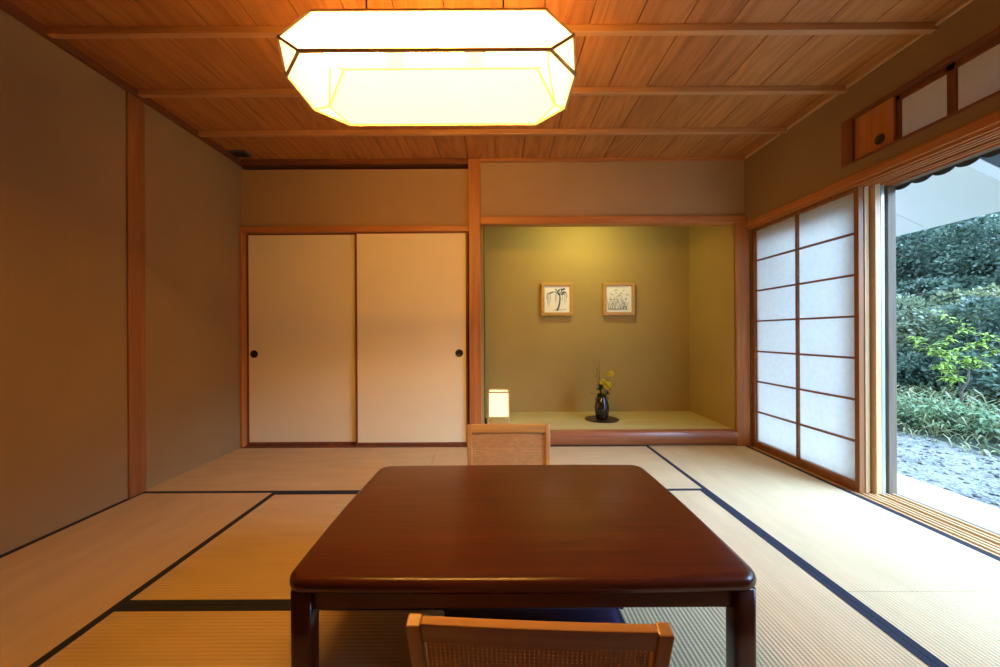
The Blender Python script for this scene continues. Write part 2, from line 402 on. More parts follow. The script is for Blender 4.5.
# rounded alcove beam
bm = bm_new()
prof = []
for k in range(13):
    a = -PI / 2 + PI * k / 12
    prof.append((3.268 - .05 * abs(math.cos(a)) ** 0.7, .066 + .066 * math.sin(a)))
prof = [(3.363, -.05), (3.266, -.05)] + prof + [(3.363, .132)]
rings = [[bm.verts.new((X, y, z)) for y, z in prof] for X in (-.125, 2.012)]
n = len(prof)
for k in range(n - 1): bm.faces.new((rings[0][k], rings[0][k + 1], rings[1][k + 1], rings[1][k]))
bm.faces.new((rings[0][n - 1], rings[0][0], rings[1][0], rings[1][n - 1]))
bm.faces.new(rings[0]); bm.faces.new(rings[1][::-1])
tag(obj('trim_%d' % T, bm, BEAM, smooth=False), 'polished rounded red beam along the front of the alcove floor', 'beam', None, 'structure'); T += 1

# right wall: grooved head rail and grooved sill
gr = [2.113, 2.150, 2.178, 2.206, 2.250, 2.278, 2.318]
head = [(2.093, XO, OPEN0 - .05, 3.223, KB, KT)] + [(g - .005, g + .005, OPEN0, 3.223, KB - .018, KB) for g in gr]
trim(head, WOOD['Y'], 'grooved cedar head rail above the garden window', 'rail', .002)
sill = [(XR, XO, OPEN0, 3.223, -.11, -.012)] + [(g - .001, g + .012, OPEN0, 3.223, -.012, .0) for g in gr]
trim(sill, LWOOD['Y'], 'grooved pale wooden sill track under the garden window', 'sill', .0015)
trim([(XO, XO + .03, OPEN0 - .1, 3.333, -.11, -.004)], GWOOD['Y'], 'grey weathered edge board outside the sill', 'sill')
trim([(XO - .02, XO + .022, OPEN0 - .1, 3.333, 1.80, 1.90)], GWOOD['Y'], 'grey weathered board outside the window head', 'trim')
trim([(2.300, XO + .012, 2.262, 2.32, -.012, 1.80)], GWOOD['Z'], 'grey weathered outer jamb beside the opened glass doors', 'jamb')

# ------------------------------------------------------------------ tatami mats
def tatami(x0, x1, y0, y1, label):
    lengthwise = (y1 - y0) > (x1 - x0)
    t = thing('tatami_mat', label, 'straw mat', ((x0 + x1) / 2, (y0 + y1) / 2, -.05), 'tatami mats on the floor')
    g = .001
    boxes('rush_surface', [(x0 + g, x1 - g, y0 + g, y1 - g, -.049, 0)], TATY if lengthwise else TATX, t)
    w = .028
    if lengthwise:
        boxes('cloth_border', [(x0 + g, x0 + w, y0 + g, y1 - g, -.03, .0012)], HERI, t)
        boxes('cloth_border', [(x1 - w, x1 - g, y0 + g, y1 - g, -.03, .0012)], HERI, t)
    else:
        boxes('cloth_border', [(x0 + g, x1 - g, y0 + g, y0 + w, -.03, .0012)], HERI, t)
        boxes('cloth_border', [(x0 + g, x1 - g, y1 - w, y1 - g, -.03, .0012)], HERI, t)
XC1, XC2, XC3 = -1.32, .39, 1.25
tatami(XL, -.48, 2.32, 3.262, 'straw mat in front of the cream sliding doors')
tatami(-.48, XC3, 2.32, 3.262, 'straw mat at the foot of the alcove, behind the far chair')
tatami(XL, XC1, .55, 2.32, 'straw mat along the left plaster wall')
tatami(XC1, XC2, 1.356, 2.32, 'straw mat left of the table, under its far half')
tatami(XC1, XC2, .42, 1.356, 'straw mat under the near left table leg')
tatami(XC2, XC3, .55, 2.32, 'pale sunlit straw mat under the right side of the table')
tatami(XC3, XR, 1.41, 3.262, 'pale straw mat along the shoji screen at the right')
tatami(XC3, XR, -.39, 1.41, 'bright straw mat at lower right below the open garden window')

# alcove mat
t = thing('alcove_mat', 'thin greenish straw mat covering the raised alcove floor', 'straw mat', (.95, 3.67, .09))
boxes('rush_surface', [(-.105, 2.010, 3.363, YA - .002, .09, .1325), (-.105, 2.010, 3.274, 3.363, .1322, .1325)], TATA, t)
boxes('cloth_border', [(-.105, 2.010, YA - .018, YA - .002, .12, .1312)], HERI, t)

# ------------------------------------------------------------------ fusuma doors
def fusuma(name, x0, x1, y0, hx, hz, label):
    t = thing(name, label, 'sliding door', ((x0 + x1) / 2, y0 + .01, .006), None, 'structure')
    z0, z1, w = .006, 1.812, .016
    boxes('door_panel', [(x0 + w * .5, x1 - w * .5, y0 + .004, y0 + .018, z0 + .01, z1 - .006)], FUSUMA, t)
    boxes('door_frame', [(x0, x0 + w, y0, y0 + .022, z0, z1), (x1 - w, x1, y0, y0 + .022, z0, z1),
                         (x0 + w, x1 - w, y0, y0 + .022, z0, z0 + .026), (x0 + w, x1 - w, y0, y0 + .022, z1 - .012, z1)], DWOOD['Z'], t, .002)
    bm = bm_new()
    prof = [(0, .0015), (.022, .0015), (.026, .005), (.030, .0055), (.033, .002), (.033, -.004), (0, -.004)]
    lathe(bm, prof, 0, 0, 28)
    for v in bm.verts:
        c = v.co.copy(); v.co = Vector((hx + c.x, y0 + .004 - c.z, hz + c.y))
    obj('door_handle', bm, BLACK, t, True)
fusuma('door_1', XL + .024, -1.175, 3.295, -2.068, .785, 'left cream papered sliding door with a round black pull near its left edge')
fusuma('door_2', -1.190, -.238, 3.265, -.312, .785, 'right cream papered sliding door with a round black pull beside the pillar')

# ------------------------------------------------------------------ transom over the window (right wall)
trim([(XR - .006, XR + .06, 2.264, 2.336, 1.938, 2.212)], DWOOD['Z'], 'short dark post at the left end of the transom opening', 'post')
trim([(XR - .006, XR + .08, .55, 2.264, 2.195, 2.215), (XR - .006, XR + .08, .55, 2.264, 1.935, 1.950)], DWOOD['Y'],
     'thin wooden frame rails around the transom opening', 'rail')
t = thing('door_3', 'small orange transom sliding panel with a round black pull', 'sliding panel', (XR + .02, 2.16, 1.947), None, 'structure')
boxes('door_panel', [(XR + .012, XR + .024, 2.045, 2.264, 1.947, 2.203)], WOOD['Z'], t)
bm = bm_new()
lathe(bm, [(0, .0015), (.018, .0015), (.021, .005), (.025, .0055), (.028, .002), (.028, -.004), (0, -.004)], 0, 0, 24)
for v in bm.verts:
    c = v.co.copy(); v.co = Vector((XR + .012 - c.z, 2.118 + c.x, 2.005 + c.y))
obj('door_handle', bm, BLACK, t, True)
t = thing('window_1', 'transom window of white paper panes in dark wood frames', 'window', (XR + .04, 1.3, 1.947), None, 'structure')
edges = [2.045, 1.80, 1.40, 1.00, .56]
fr = []
for e0, e1 in zip(edges, edges[1:]):
    fr += [(XR + .028, XR + .05, e0 - .018, e0 + .018, 1.947, 2.203)]
fr += [(XR + .028, XR + .05, .55, 2.045, 2.165, 2.203), (XR + .028, XR + .05, .55, 2.045, 1.947, 1.962)]
boxes('window_frame', fr, DWOOD['Z'], t, .002)
for e0, e1 in zip(edges, edges[1:]):
    boxes('window_pane', [(XR + .038, XR + .040, e1, e0, 1.955, 2.19)], TPAPER, t)

# ------------------------------------------------------------------ shoji screen and stacked glass doors
S0, S1 = 2.272, 3.223
t = thing('shoji_screen', 'white paper shoji screen with fourteen panes in a cedar lattice', 'paper screen', (2.15, (S0 + S1) / 2, 0))
zb, zt = .048, 1.785
boxes('frame', [(2.136, 2.166, S0, S0 + .030, .0, 1.818), (2.136, 2.166, S1 - .032, S1, .0, 1.818),
                (2.136, 2.166, S0 + .03, S1 - .032, .0, zb), (2.136, 2.166, S0 + .03, S1 - .032, zt, 1.818)], MWOOD['Z'], t, .002)
lat = [(2.138, 2.156, (S0 + S1) / 2 - .009, (S0 + S1) / 2 + .009, zb, zt)]
for k in range(1, 7):
    z = zb + (zt - zb) * k / 7
    lat.append((2.140, 2.156, S0 + .03, S1 - .032, z - .0065, z + .0065))
boxes('lattice', lat, MWOOD['Y'], t, .001)  # backlit darkness of frame and lattice is put into the wood colour
boxes('paper', [(2.157, 2.1575, S0 + .028, S1 - .03, zb - .004, zt + .004)], SHOJI, t)

def glass_door(name, x0, x1, y0, y1, mats, label, sw=.05, mid=None, grp=None):
    t = thing(name, label, 'glass door', ((x0 + x1) / 2, (y0 + y1) / 2, 0), grp)
    fr = [(x0, x1, y0, y0 + sw, .0, 1.818), (x0, x1, y1 - sw, y1, .0, 1.818),
          (x0, x1, y0 + sw, y1 - sw, .0, .07), (x0, x1, y0 + sw, y1 - sw, 1.77, 1.818)]
    boxes('frame', fr, mats, t, .002)
    xm = (x0 + x1) / 2
    boxes('pane', [(xm - .002, xm + .002, y0 + sw, y1 - sw, .07, 1.77)], GLASS, t)
    return t
glass_door('sliding_glass_door', 2.176, 2.202, 2.275, 3.223, LWOOD['Z'], 'pale wooden glass door slid directly behind the shoji screen')
glass_door('sliding_glass_door', 2.214, 2.246, 2.250, 3.223, LWOOD['Z'], 'orange wooden glass door edge, middle of the opened door stack')
glass_door('sliding_glass_door', 2.254, 2.274, 2.256, 3.223, ALU, 'thin grey aluminium sash slid behind the wooden glass doors', .03)

# scalloped fringe outside the window head
bm = bm_new()
nseg = 260; Y0, Y1 = .3, 3.283
top = []; bot = []
for i in range(nseg + 1):
    y = Y0 + (Y1 - Y0) * i / nseg
    dip = .022 * abs(math.sin(PI * y / .104)) ** .6 + .004
    for lst, z in ((top, 1.80), (bot, 1.80 - dip)):
        lst.append((bm.verts.new((2.352, y, z)), bm.verts.new((2.358, y, z))))
for i in range(nseg):
    for s in (0, 1): bm.faces.new((top[i][s], top[i + 1][s], bot[i + 1][s], bot[i][s]))
    bm.faces.new((bot[i][0], bot[i + 1][0], bot[i + 1][1], bot[i][1]))
    bm.faces.new((top[i][0], top[i + 1][0], top[i + 1][1], top[i][1]))
tag(obj('scalloped_valance', bm, DARKSTEEL), 'dark scalloped valance hanging outside the window head', 'valance')

# ------------------------------------------------------------------ ceiling vent
t = thing('ceiling_vent', 'small dark ceiling vent in the far left corner', 'vent', (-2.06, 3.10, ZC - .012))
boxes('vent_frame', [(-2.115, -1.99, 3.06, 3.155, ZC - .012, ZC)], DARKSTEEL, t, .002)
boxes('vent_slats', [(-2.105, -2.0, 3.07 + .02 * k, 3.08 + .02 * k, ZC - .016, ZC - .010) for k in range(4)], BLACK, t)

# ------------------------------------------------------------------ low table
TX, TY0, TY1, TZ, TH = .063, .925, 1.742, .36, .584
def rrect(x0, x1, y0, y1, r, bulge, n=10, m=12):
    pts = []
    cs = [(x1 - r, y0 + r, -PI / 2), (x1 - r, y1 - r, 0), (x0 + r, y1 - r, PI / 2), (x0 + r, y0 + r, PI)]
    for i, (cx, cy, a0) in enumerate(cs):
        for k in range(n + 1):
            a = a0 + PI / 2 * k / n
            pts.append(Vector((cx + r * math.cos(a), cy + r * math.sin(a))))
        nx = cs[(i + 1) % 4]
        p = pts[-1].copy(); q = Vector((nx[0] + r * math.cos(nx[2]), nx[1] + r * math.sin(nx[2])))
        nrm = Vector((math.cos(a0 + PI / 2), math.sin(a0 + PI / 2)))
        for k in range(1, m):
            s = k / m
            pts.append(p.lerp(q, s) + nrm * bulge * (1 - (2 * s - 1) ** 2))
    return pts
t = thing('low_table', 'low dark mahogany dining table with rounded corners on the straw mats', 'table', (TX, (TY0 + TY1) / 2, 0))
bm = bm_new()
base = rrect(TX - TH, TX + TH, TY0, TY1, .055, .007)
cen = Vector((TX, (TY0 + TY1) / 2))
prof = [(.016, -.036), (.006, -.034), (.001, -.027), (0, -.018), (.002, -.010), (.007, -.004), (.014, -.001), (.022, 0)]
rings = []
for ins, dz in prof:
    ring = rrect(TX - TH + ins, TX + TH - ins, TY0 + ins, TY1 - ins, max(.055 - ins, .02), .007)
    rings.append([bm.verts.new((p.x, p.y, TZ + dz)) for p in ring])
for q, w in zip(rings, rings[1:]):
    for k in range(len(q)): bm.faces.new((q[k], q[(k + 1) % len(q)], w[(k + 1) % len(q)], w[k]))
bm.faces.new(rings[0][::-1]); bm.faces.new(rings[-1])
o = obj('tabletop', bm, TABLE['X'], t, True)
a0, a1 = .030, .045
boxes('apron', [(TX - TH + .06, TX + TH - .06, TY0 + .026, TY0 + .046, .272, .326), (TX - TH + .06, TX + TH - .06, TY1 - .046, TY1 - .026, .272, .326),
                (TX - TH + .026, TX - TH + .046, TY0 + .06, TY1 - .06, .272, .326), (TX + TH - .046, TX + TH - .026, TY0 + .06, TY1 - .06, .272, .326)], TABLE['X'], t, .003)
for sx in (-1, 1):
    for yy, sy in ((TY0, 1), (TY1, -1)):
        bm = bm_new()
        cx = TX + sx * (TH - .0430); cy = yy + sy * .034
        ring = []
        for (w, z) in ((.0245, 0), (.0265, .004), (.0265, .20), (.0265, .327)):
            ring.append([bm.verts.new((p.x, p.y, z)) for p in rrect(cx - w, cx + w, cy - w, cy + w, .012, 0, 4, 2)])
        for q, w in zip(ring, ring[1:]):
            for k in range(len(q)): bm.faces.new((q[k], q[(k + 1) % len(q)], w[(k + 1) % len(q)], w[k]))
        bm.faces.new(ring[0][::-1]); bm.faces.new(ring[-1])
        obj('leg', bm, TABLE['Z'], t, True)

# ------------------------------------------------------------------ legless chairs
def sweep_yz(bm, pts, xa, xb, th):
    """rectangular bar following pts (x shift, y, z) between xa and xb, thickness th"""
    P = [Vector((0, p[1], p[2])) for p in pts]; rings = []
    for i, p in enumerate(P):
        d = (P[min(i + 1, len(P) - 1)] - P[max(i - 1, 0)]).normalized()
        nrm = Vector((0, -d.z, d.y)) * th / 2; s = pts[i][0]
        rings.append([bm.verts.new(v) for v in (Vector((xa + s, p.y, p.z)) - nrm, Vector((xb + s, p.y, p.z)) - nrm,
                                                 Vector((xb + s, p.y, p.z)) + nrm, Vector((xa + s, p.y, p.z)) + nrm)])
    for q, w in zip(rings, rings[1:]):
        for k in range(4): bm.faces.new((q[k], q[(k + 1) % 4], w[(k + 1) % 4], w[k]))
    bm.faces.new(rings[0][::-1]); bm.faces.new(rings[-1])

def make_chair(label):
    t = thing('legless_chair', label, 'chair', (0, 0, 0), 'cane backed floor chairs')
    def yb(z): return -.035 - .30 * (z - .10)          # the leaning line of the backrest
    top = .4415
    for s in (-1, 1):
        path = [(0, .42, .016), (0, .12, .016), (0, .05, .018), (0, .005, .030), (0, -.020, .058), (s * .002, yb(.10), .10)]
        path += [(s * (.002 + .012 * (z - .10) / .36), yb(z), z) for z in (.18, .26, .34, .42, top)]
        bm = bm_new()
        sweep_yz(bm, path, .192 if s > 0 else -.218, .218 if s > 0 else -.192, .026)
        obj('side_frame', bm, CHAIR['Z'], t, False, .003)
    bm = bm_new()
    n = 16
    rows = []
    for i in range(n + 1):
        u = -1 + 2 * i / n; xx = u * .205; b = -.003 * (1 - u * u)
        zt_, zb_ = top + .0015, top - .042
        rows.append([bm.verts.new(v) for v in ((xx, yb(zb_) + b - .011, zb_), (xx, yb(zb_) + b + .011, zb_), (xx, yb(zt_) + b + .011, zt_), (xx, yb(zt_) + b - .011, zt_))])
    for q, w in zip(rows, rows[1:]):
        for k in range(4): bm.faces.new((q[k], q[(k + 1) % 4], w[(k + 1) % 4], w[k]))
    bm.faces.new(rows[0][::-1]); bm.faces.new(rows[-1])
    obj('top_rail', bm, CHAIR['X'], t, False, .003)
    boxes('lower_rail', [(-.19, .19, yb(.11) - .010, yb(.11) + .010, .085, .125)], CHAIR['X'], t, .003)
    # woven cane: real strips with open holes
    bm = bm_new(); pitch, w, th = .0085, .0064, .0012
    zlo, zhi = .125, top - .042
    def quadbox(x0, x1, z0, z1, off):
        vs = []
        for o_ in (off - th / 2, off + th / 2):
            vs += [bm.verts.new((x0, yb(z0) + o_, z0)), bm.verts.new((x1, yb(z0) + o_, z0)), bm.verts.new((x1, yb(z1) + o_, z1)), bm.verts.new((x0, yb(z1) + o_, z1))]
        for f in ((0, 1, 2, 3), (7, 6, 5, 4), (0, 4, 5, 1), (1, 5, 6, 2), (2, 6, 7, 3), (3, 7, 4, 0)): bm.faces.new([vs[i] for i in f])
    x = -.199
    while x < .195:
        quadbox(x, x + w, zlo, zhi, -.0007); x += pitch
    z = zlo
    while z < zhi - w:
        quadbox(-.20, .20, z, z + w, .0007); z += pitch
    obj('cane_panel', bm, CANE, t)
    boxes('seat', [(-.19, .19, .02, .41, .012, .026)], CHAIR['Y'], t, .003)
    boxes('front_rail', [(-.19, .19, .395, .42, .006, .030)], CHAIR['X'], t, .003)
    return t
near_chair = make_chair('low cane backed floor chair seen from behind, nearest the viewer')
far_chair = copy_tree(near_chair)
far_chair['label'] = 'low cane backed floor chair facing the viewer across the table'
near_chair.location = (.077, .812, 0); near_chair.rotation_euler = (0, 0, math.radians(-3.2))
far_chair.location = (.066, 2.02, 0); far_chair.rotation_euler = (0, 0, PI)

# purple floor cushion on the near chair seat
bm = bm_new()
cx, cy, hw, hd, z0, th = .105, 1.005, .275, .235, .031, .034
n = 22
def cush(u, v, sgn):
    k = max(0.0, (1 - abs(u) ** 3.2) * (1 - abs(v) ** 3.2)) ** .45
    pin = 1 - .05 * (1 - abs(v) ** 2) * abs(u) ** 2
    pv = 1 - .05 * (1 - abs(u) ** 2) * abs(v) ** 2
    return (cx + hw * u * pin, cy + hd * v * pv, z0 + th + sgn * (th - .004) * k + sgn * .004)
G = {}
for s in (-1, 1):
    for i in range(n + 1):
        for j in range(n + 1):
            G[s, i, j] = bm.verts.new(cush(-1 + 2 * i / n, -1 + 2 * j / n, s))
    for i in range(n):
        for j in range(n):
            bm.faces.new((G[s, i, j], G[s, i + 1, j], G[s, i + 1, j + 1], G[s, i, j + 1]))
bl = [(i, 0) for i in range(n)] + [(n, j) for j in range(n)] + [(i, n) for i in range(n, 0, -1)] + [(0, j) for j in range(n, 0, -1)]
for (a, b), (c, d) in zip(bl, bl[1:] + bl[:1]):
    bm.faces.new((G[-1, a, b], G[-1, c, d], G[1, c, d], G[1, a, b]))
t = thing('floor_cushion', 'purple floor cushion on the near chair, partly under the table', 'cushion', (cx, cy, z0))
obj('cover', bm, PURPLE, t, True)
bm = bm_new()
for a in (-1, 1):
    for b in (-1, 1):
        p = Vector(cush(a, b, 0)); bm = bm_new()
        tube(bm, [p, p + Vector((a * .015, b * .015, -.004)), p + Vector((a * .028, b * .028, -.016))], .005, 6, .007)
        obj('corner_tassel', bm, PURPLE, t)

# ------------------------------------------------------------------ pendant lantern
PX, PY = -.222, 1.444
t = thing('pendant_lantern', 'large glowing washi paper pendant lantern with chamfered corners above the table', 'pendant lamp', (PX, PY, 1.85))
def pv(a, b, z): return Vector((PX + a, PY + b, z))
zb_, zm_, zt_ = 1.85, 1.916, 2.04
BA = lambda sx, sy: pv(sx * .40, sy * .219, zb_)
BB = lambda sx, sy: pv(sx * .504, sy * .10, zb_)
MM = lambda sx, sy: pv(sx * .48, sy * .1925, zm_)
TA = lambda sx, sy: pv(sx * .398, sy * .143, zt_)
TB = lambda sx, sy: pv(sx * .436, sy * .10, zt_)
faces = []
for s in (-1, 1):
    faces.append(('side_panel', [BA(-1, s), BA(1, s), MM(1, s), TA(1, s), TA(-1, s), MM(-1, s)]))
    faces.append(('end_panel', [BB(s, -1), BB(s, 1), MM(s, 1), TB(s, 1), TB(s, -1), MM(s, -1)]))
for sx in (-1, 1):
    for sy in (-1, 1):
        faces.append(('corner_panel', [BA(sx, sy), BB(sx, sy), MM(sx, sy)]))
        faces.append(('corner_panel', [MM(sx, sy), TA(sx, sy), TB(sx, sy)]))
faces.append(('top_panel', [TA(-1, -1), TA(1, -1), TB(1, -1), TB(1, 1), TA(1, 1), TA(-1, 1), TB(-1, 1), TB(-1, -1)]))
segs = {}
for nm, vs in faces:
    bm = bm_new()
    c = sum(vs, Vector()) / len(vs)
    cv = bm.verts.new(c); ring = [bm.verts.new(v) for v in vs]
    for k in range(len(ring)): bm.faces.new((cv, ring[k], ring[(k + 1) % len(ring)]))
    obj(nm, bm, EPAPER if nm in ('end_panel', 'corner_panel') else LPAPER, t)
    for a, b in zip(vs, vs[1:] + vs[:1]):
        key = tuple(sorted((tuple(round(q, 4) for q in a), tuple(round(q, 4) for q in b))))
        segs[key] = (a, b)
bm = bm_new()
for a, b in segs.values(): bar(bm, a, b, .0085)
bar(bm, pv(-.44, 0, 2.025), pv(.44, 0, 2.025), .014)
obj('lantern_frame', bm, LWOOD['X'], t)
for x_ in (-.30, 0, .30):
    bm = bm_new()
    prof = [(0, -.120), (.014, -.117), (.021, -.108), (.024, -.09), (.024, .09), (.021, .108), (.014, .117), (0, .120)]
    lathe(bm, prof, 0, 0, 16)
    for v in bm.verts:
        c = v.co.copy(); v.co = Vector((PX + x_ + c.z, PY + c.x, 1.978 + c.y))
    b = obj('bulb', bm, BULB, t, True)
    bm = bm_new(); lathe(bm, [(0, 1.990), (.016, 1.990), (.016, 2.020), (0, 2.020)], PX + x_, PY, 14)
    obj('socket', bm, WHITE, b)
for x_ in (-.256, .256):
    bm = bm_new(); tube(bm, [(PX + x_, PY, 2.03), (PX + x_, PY, 2.2), (PX + x_, PY, ZC)], .0035, 8)
    c = obj('cord', bm, BLACK, t, True)
    bm = bm_new(); lathe(bm, [(0, ZC - .022), (.02, ZC - .022), (.03, ZC - .012), (.032, ZC), (0, ZC)], PX + x_, PY, 20)
    obj('ceiling_rose', bm, BLACK, c, True)

# ------------------------------------------------------------------ alcove things
FZ = .130
t = thing('paper_lamp', 'small glowing square paper lamp standing in the alcove beside the pillar', 'lamp', (.022, 3.533, FZ))
lx, ly, lw = .022, 3.533, .092
boxes('lamp_frame', [(lx + a * lw - .006, lx + a * lw + .006, ly + b * lw - .006, ly + b * lw + .006, FZ, FZ + .300) for a in (-1, 1) for b in (-1, 1)]
      + [(lx - lw, lx + lw, ly + b * lw - .005, ly + b * lw + .005, z, z + .011) for b in (-1, 1) for z in (FZ + .066, FZ + .289)]
      + [(lx + a * lw - .005, lx + a * lw + .005, ly - lw, ly + lw, z, z + .011) for a in (-1, 1) for z in (FZ + .066, FZ + .289)], LWOOD['Z'], t)
bm = bm_new()
q = lw - .002
for (p1, p2) in (((-q, -q), (q, -q)), ((q, -q), (q, q)), ((q, q), (-q, q)), ((-q, q), (-q, -q))):
    vs = [bm.verts.new((lx + p1[0], ly + p1[1], FZ + .074)), bm.verts.new((lx + p2[0], ly + p2[1], FZ + .074)),
          bm.verts.new((lx + p2[0], ly + p2[1], FZ + .292)), bm.verts.new((lx + p1[0], ly + p1[1], FZ + .292))]
    bm.faces.new(vs)
obj('lamp_shade', bm, APAPER, t)
boxes('lamp_base', [(lx - .05, lx + .05, ly - .05, ly + .05, FZ + .060, FZ + .068)], LWOOD['X'], t)
bm = bm_new(); sphere(bm, (lx, ly, FZ + .16), .03)
obj('bulb', bm, mat_emit('small bulb glow', (1, .62, .26), 9.0), t, True)

t = thing('power_plug', 'small black plug box on the alcove floor left of the paper lamp', 'plug', (-.090, 3.493, FZ))
boxes('plug_body', [(-.104, -.084, 3.473, 3.503, FZ, FZ + .058)], BLACK, t, .003)
bm = bm_new(); tube(bm, [(-.094, 3.503, FZ + .02), (-.085, 3.54, FZ + .004), (-.07, 3.60, FZ + .004), (-.06, 3.626, FZ + .004)], .003, 6)
obj('cord', bm, BLACK, t, True)

VX, VY = .995, 3.64
t = tag(None or (lambda bm: (lathe(bm, [(0, FZ), (.10, FZ), (.150, FZ + .006), (.156, FZ + .012), (.150, FZ + .012), (.10, FZ + .008), (0, FZ + .008)], VX, VY, 48),
        obj('round_tray', bm, TRAY, None, True))[1])(bm_new()), 'flat round dark lacquer tray under the flower vase', 'tray')
VZ = FZ + .0085
t = thing('flower_vase', 'dark glazed egg shaped vase standing on the round tray in the alcove', 'vase', (VX, VY, VZ))
bm = bm_new()
prof = [(0, 0), (.042, 0), (.052, .008), (.060, .04), (.066, .08), (.066, .11), (.060, .15), (.049, .185), (.040, .203), (.037, .213),
        (.042, .222), (.045, .226), (.040, .226), (.034, .213), (.038, .195), (.03, .19), (0, .19)]
lathe(bm, [(r, VZ + z) for r, z in prof], VX, VY, 36)
obj('body', bm, VASE, t, True)
bm = bm_new()
for s in (-1, 1):
    bm = bm_new()
    tube(bm, [(VX + s * .040, VY, VZ + .207), (VX + s * .056, VY, VZ + .205), (VX + s * .060, VY, VZ + .188), (VX + s * .050, VY, VZ + .178)], .005, 8)
    obj('lug', bm, VASE, t, True)

def petal_ball(bm, c, r, n=34):
    for k in range(n):
        th = math.acos(1 - 1.5 * rnd.random()); ph = rnd.random() * 2 * PI
        d = Vector((math.sin(th) * math.cos(ph), math.sin(th) * math.sin(ph), math.cos(th)))
        s = d.cross(Vector((.3, .2, 1))).normalized() * r * .25
        p0 = c + d * r * .2; p1 = c + d * r * .75; p2 = c + d * r * (1 + .2 * rnd.random()) + Vector((0, 0, -.2 * r))
        vs = [bm.verts.new(p0), bm.verts.new(p1 + s), bm.verts.new(p2), bm.verts.new(p1 - s)]
        bm.faces.new(vs)

def leaf_quad(bm, p, d, ln, w, droop=.2):
    d = Vector(d).normalized(); s = d.cross(Vector((0, 0, 1)))
    if s.length < .1: s = Vector((1, 0, 0))
    s.normalize(); up = s.cross(d)
    a = bm.verts.new(p); b = bm.verts.new(p + d * ln * .45 + s * w / 2 + up * ln * .06); c = bm.verts.new(p + d * ln - up * ln * droop)
    e = bm.verts.new(p + d * ln * .45 - s * w / 2 + up * ln * .06); m = bm.verts.new(p + d * ln * .45 + up * ln * .02)
    bm.faces.new((a, b, m)); bm.faces.new((b, c, m)); bm.faces.new((c, e, m)); bm.faces.new((e, a, m))

t = thing('flower_arrangement', 'yellow blossoms and bare twigs arranged in the dark vase', 'flowers', (VX, VY, VZ + .20))
zt0 = VZ + .20
tops = [(-.070, .02, .54), (-.020, .03, .56), (-.09, 0, .46), (.075, -.01, .43), (.035, -.03, .33), (.005, -.035, .345), (-.075, 0, .245), (.14, .03, .33)]
for i, (dx, dy, h) in enumerate(tops):
    bm = bm_new(); p0 = Vector((VX, VY, zt0 - .005)); p3 = Vector((VX + dx, VY + dy, VZ + h))
    mid = p0.lerp(p3, .5) + Vector((-.010 if i % 2 else .012, 0, .02))
    tube(bm, [p0, p0.lerp(mid, .6), mid, mid.lerp(p3, .55) + Vector((.006, 0, 0)), p3], .0032, 6, .0014)
    if i in (0, 2): 
        tube(bm, [mid.lerp(p3, .4), mid.lerp(p3, .7) + Vector((.03, .0, .02))], .002, 5, .001)
    obj('stem', bm, TWIG, t, True)
for c, n in (((.060, -.015, .425), 2), ((.082, -.02, .43), 1), ((.025, -.045, .335), 2), ((.002, -.045, .350), 2), ((.045, -.04, .322), 2), ((.035, -.05, .305), 1)):
    bm = bm_new()
    for k in range(n):
        petal_ball(bm, Vector((VX + c[0] + rnd.uniform(-.008, .008), VY + c[1], VZ + c[2] + rnd.uniform(-.008, .008))), .033, 46)
    obj('blossom', bm, PETAL, t)
bm = bm_new()
for k in range(80):
    a = rnd.random() * 2 * PI; h = rnd.uniform(.01, .11)
    p = Vector((VX + .020 * math.cos(a) + .012, VY + .02 * math.sin(a), zt0 + h))
    leaf_quad(bm, p, (math.cos(a), math.sin(a), rnd.uniform(-.1, .9)), rnd.uniform(.040, .065), .028)
for k in range(4):
    leaf_quad(bm, Vector((VX - .06 - .008 * k, VY, VZ + .237 + .004 * k)), (-1, rnd.uniform(-.6, .6), .2), .03, .014)
obj('leaves', bm, DLEAF, t)

# pictures
def picture(cx, cz, label, drawing):
    w, h, d, fw = .164, .170, .045, .034
    y1 = YA; y0 = YA - d
    t = thing('framed_picture', label, 'picture', (cx, YA, cz - h), 'small framed ink pictures in the alcove')
    boxes('picture_frame', [(cx - w, cx + w, y0, y1, cz + h - fw, cz + h), (cx - w, cx + w, y0, y1, cz - h, cz - h + fw),
                            (cx - w, cx - w + fw, y0, y1, cz - h + fw, cz + h - fw), (cx + w - fw, cx + w, y0, y1, cz - h + fw, cz + h - fw)], FRAMEW['X'], t, .004)
    a = boxes('art_paper', [(cx - w + fw, cx + w - fw, y0 + .014, y1 - .002, cz - h + fw, cz + h - fw)], ART, t)
    bm = bm_new()
    S = .130
    def stroke(pts, w0, w1):
        L_ = len(pts)
        ring = []
        for i, (u, v) in enumerate(pts):
            i0, i1 = max(i - 1, 0), min(i + 1, L_ - 1)
            d_ = Vector((pts[i1][0] - pts[i0][0], pts[i1][1] - pts[i0][1])).normalized(); n_ = Vector((-d_.y, d_.x))
            ww = (w0 + (w1 - w0) * i / (L_ - 1)) / 2
            ring.append([bm.verts.new((cx + S * (u + n_.x * ww * s), y0 + .0132, cz + S * (v + n_.y * ww * s))) for s in (-1, 1)])
        for q_, w_ in zip(ring, ring[1:]): bm.faces.new((q_[0], q_[1], w_[1], w_[0]))
    drawing(stroke)
    obj('ink_drawing', bm, INK if cx < 1 else INKG, a)
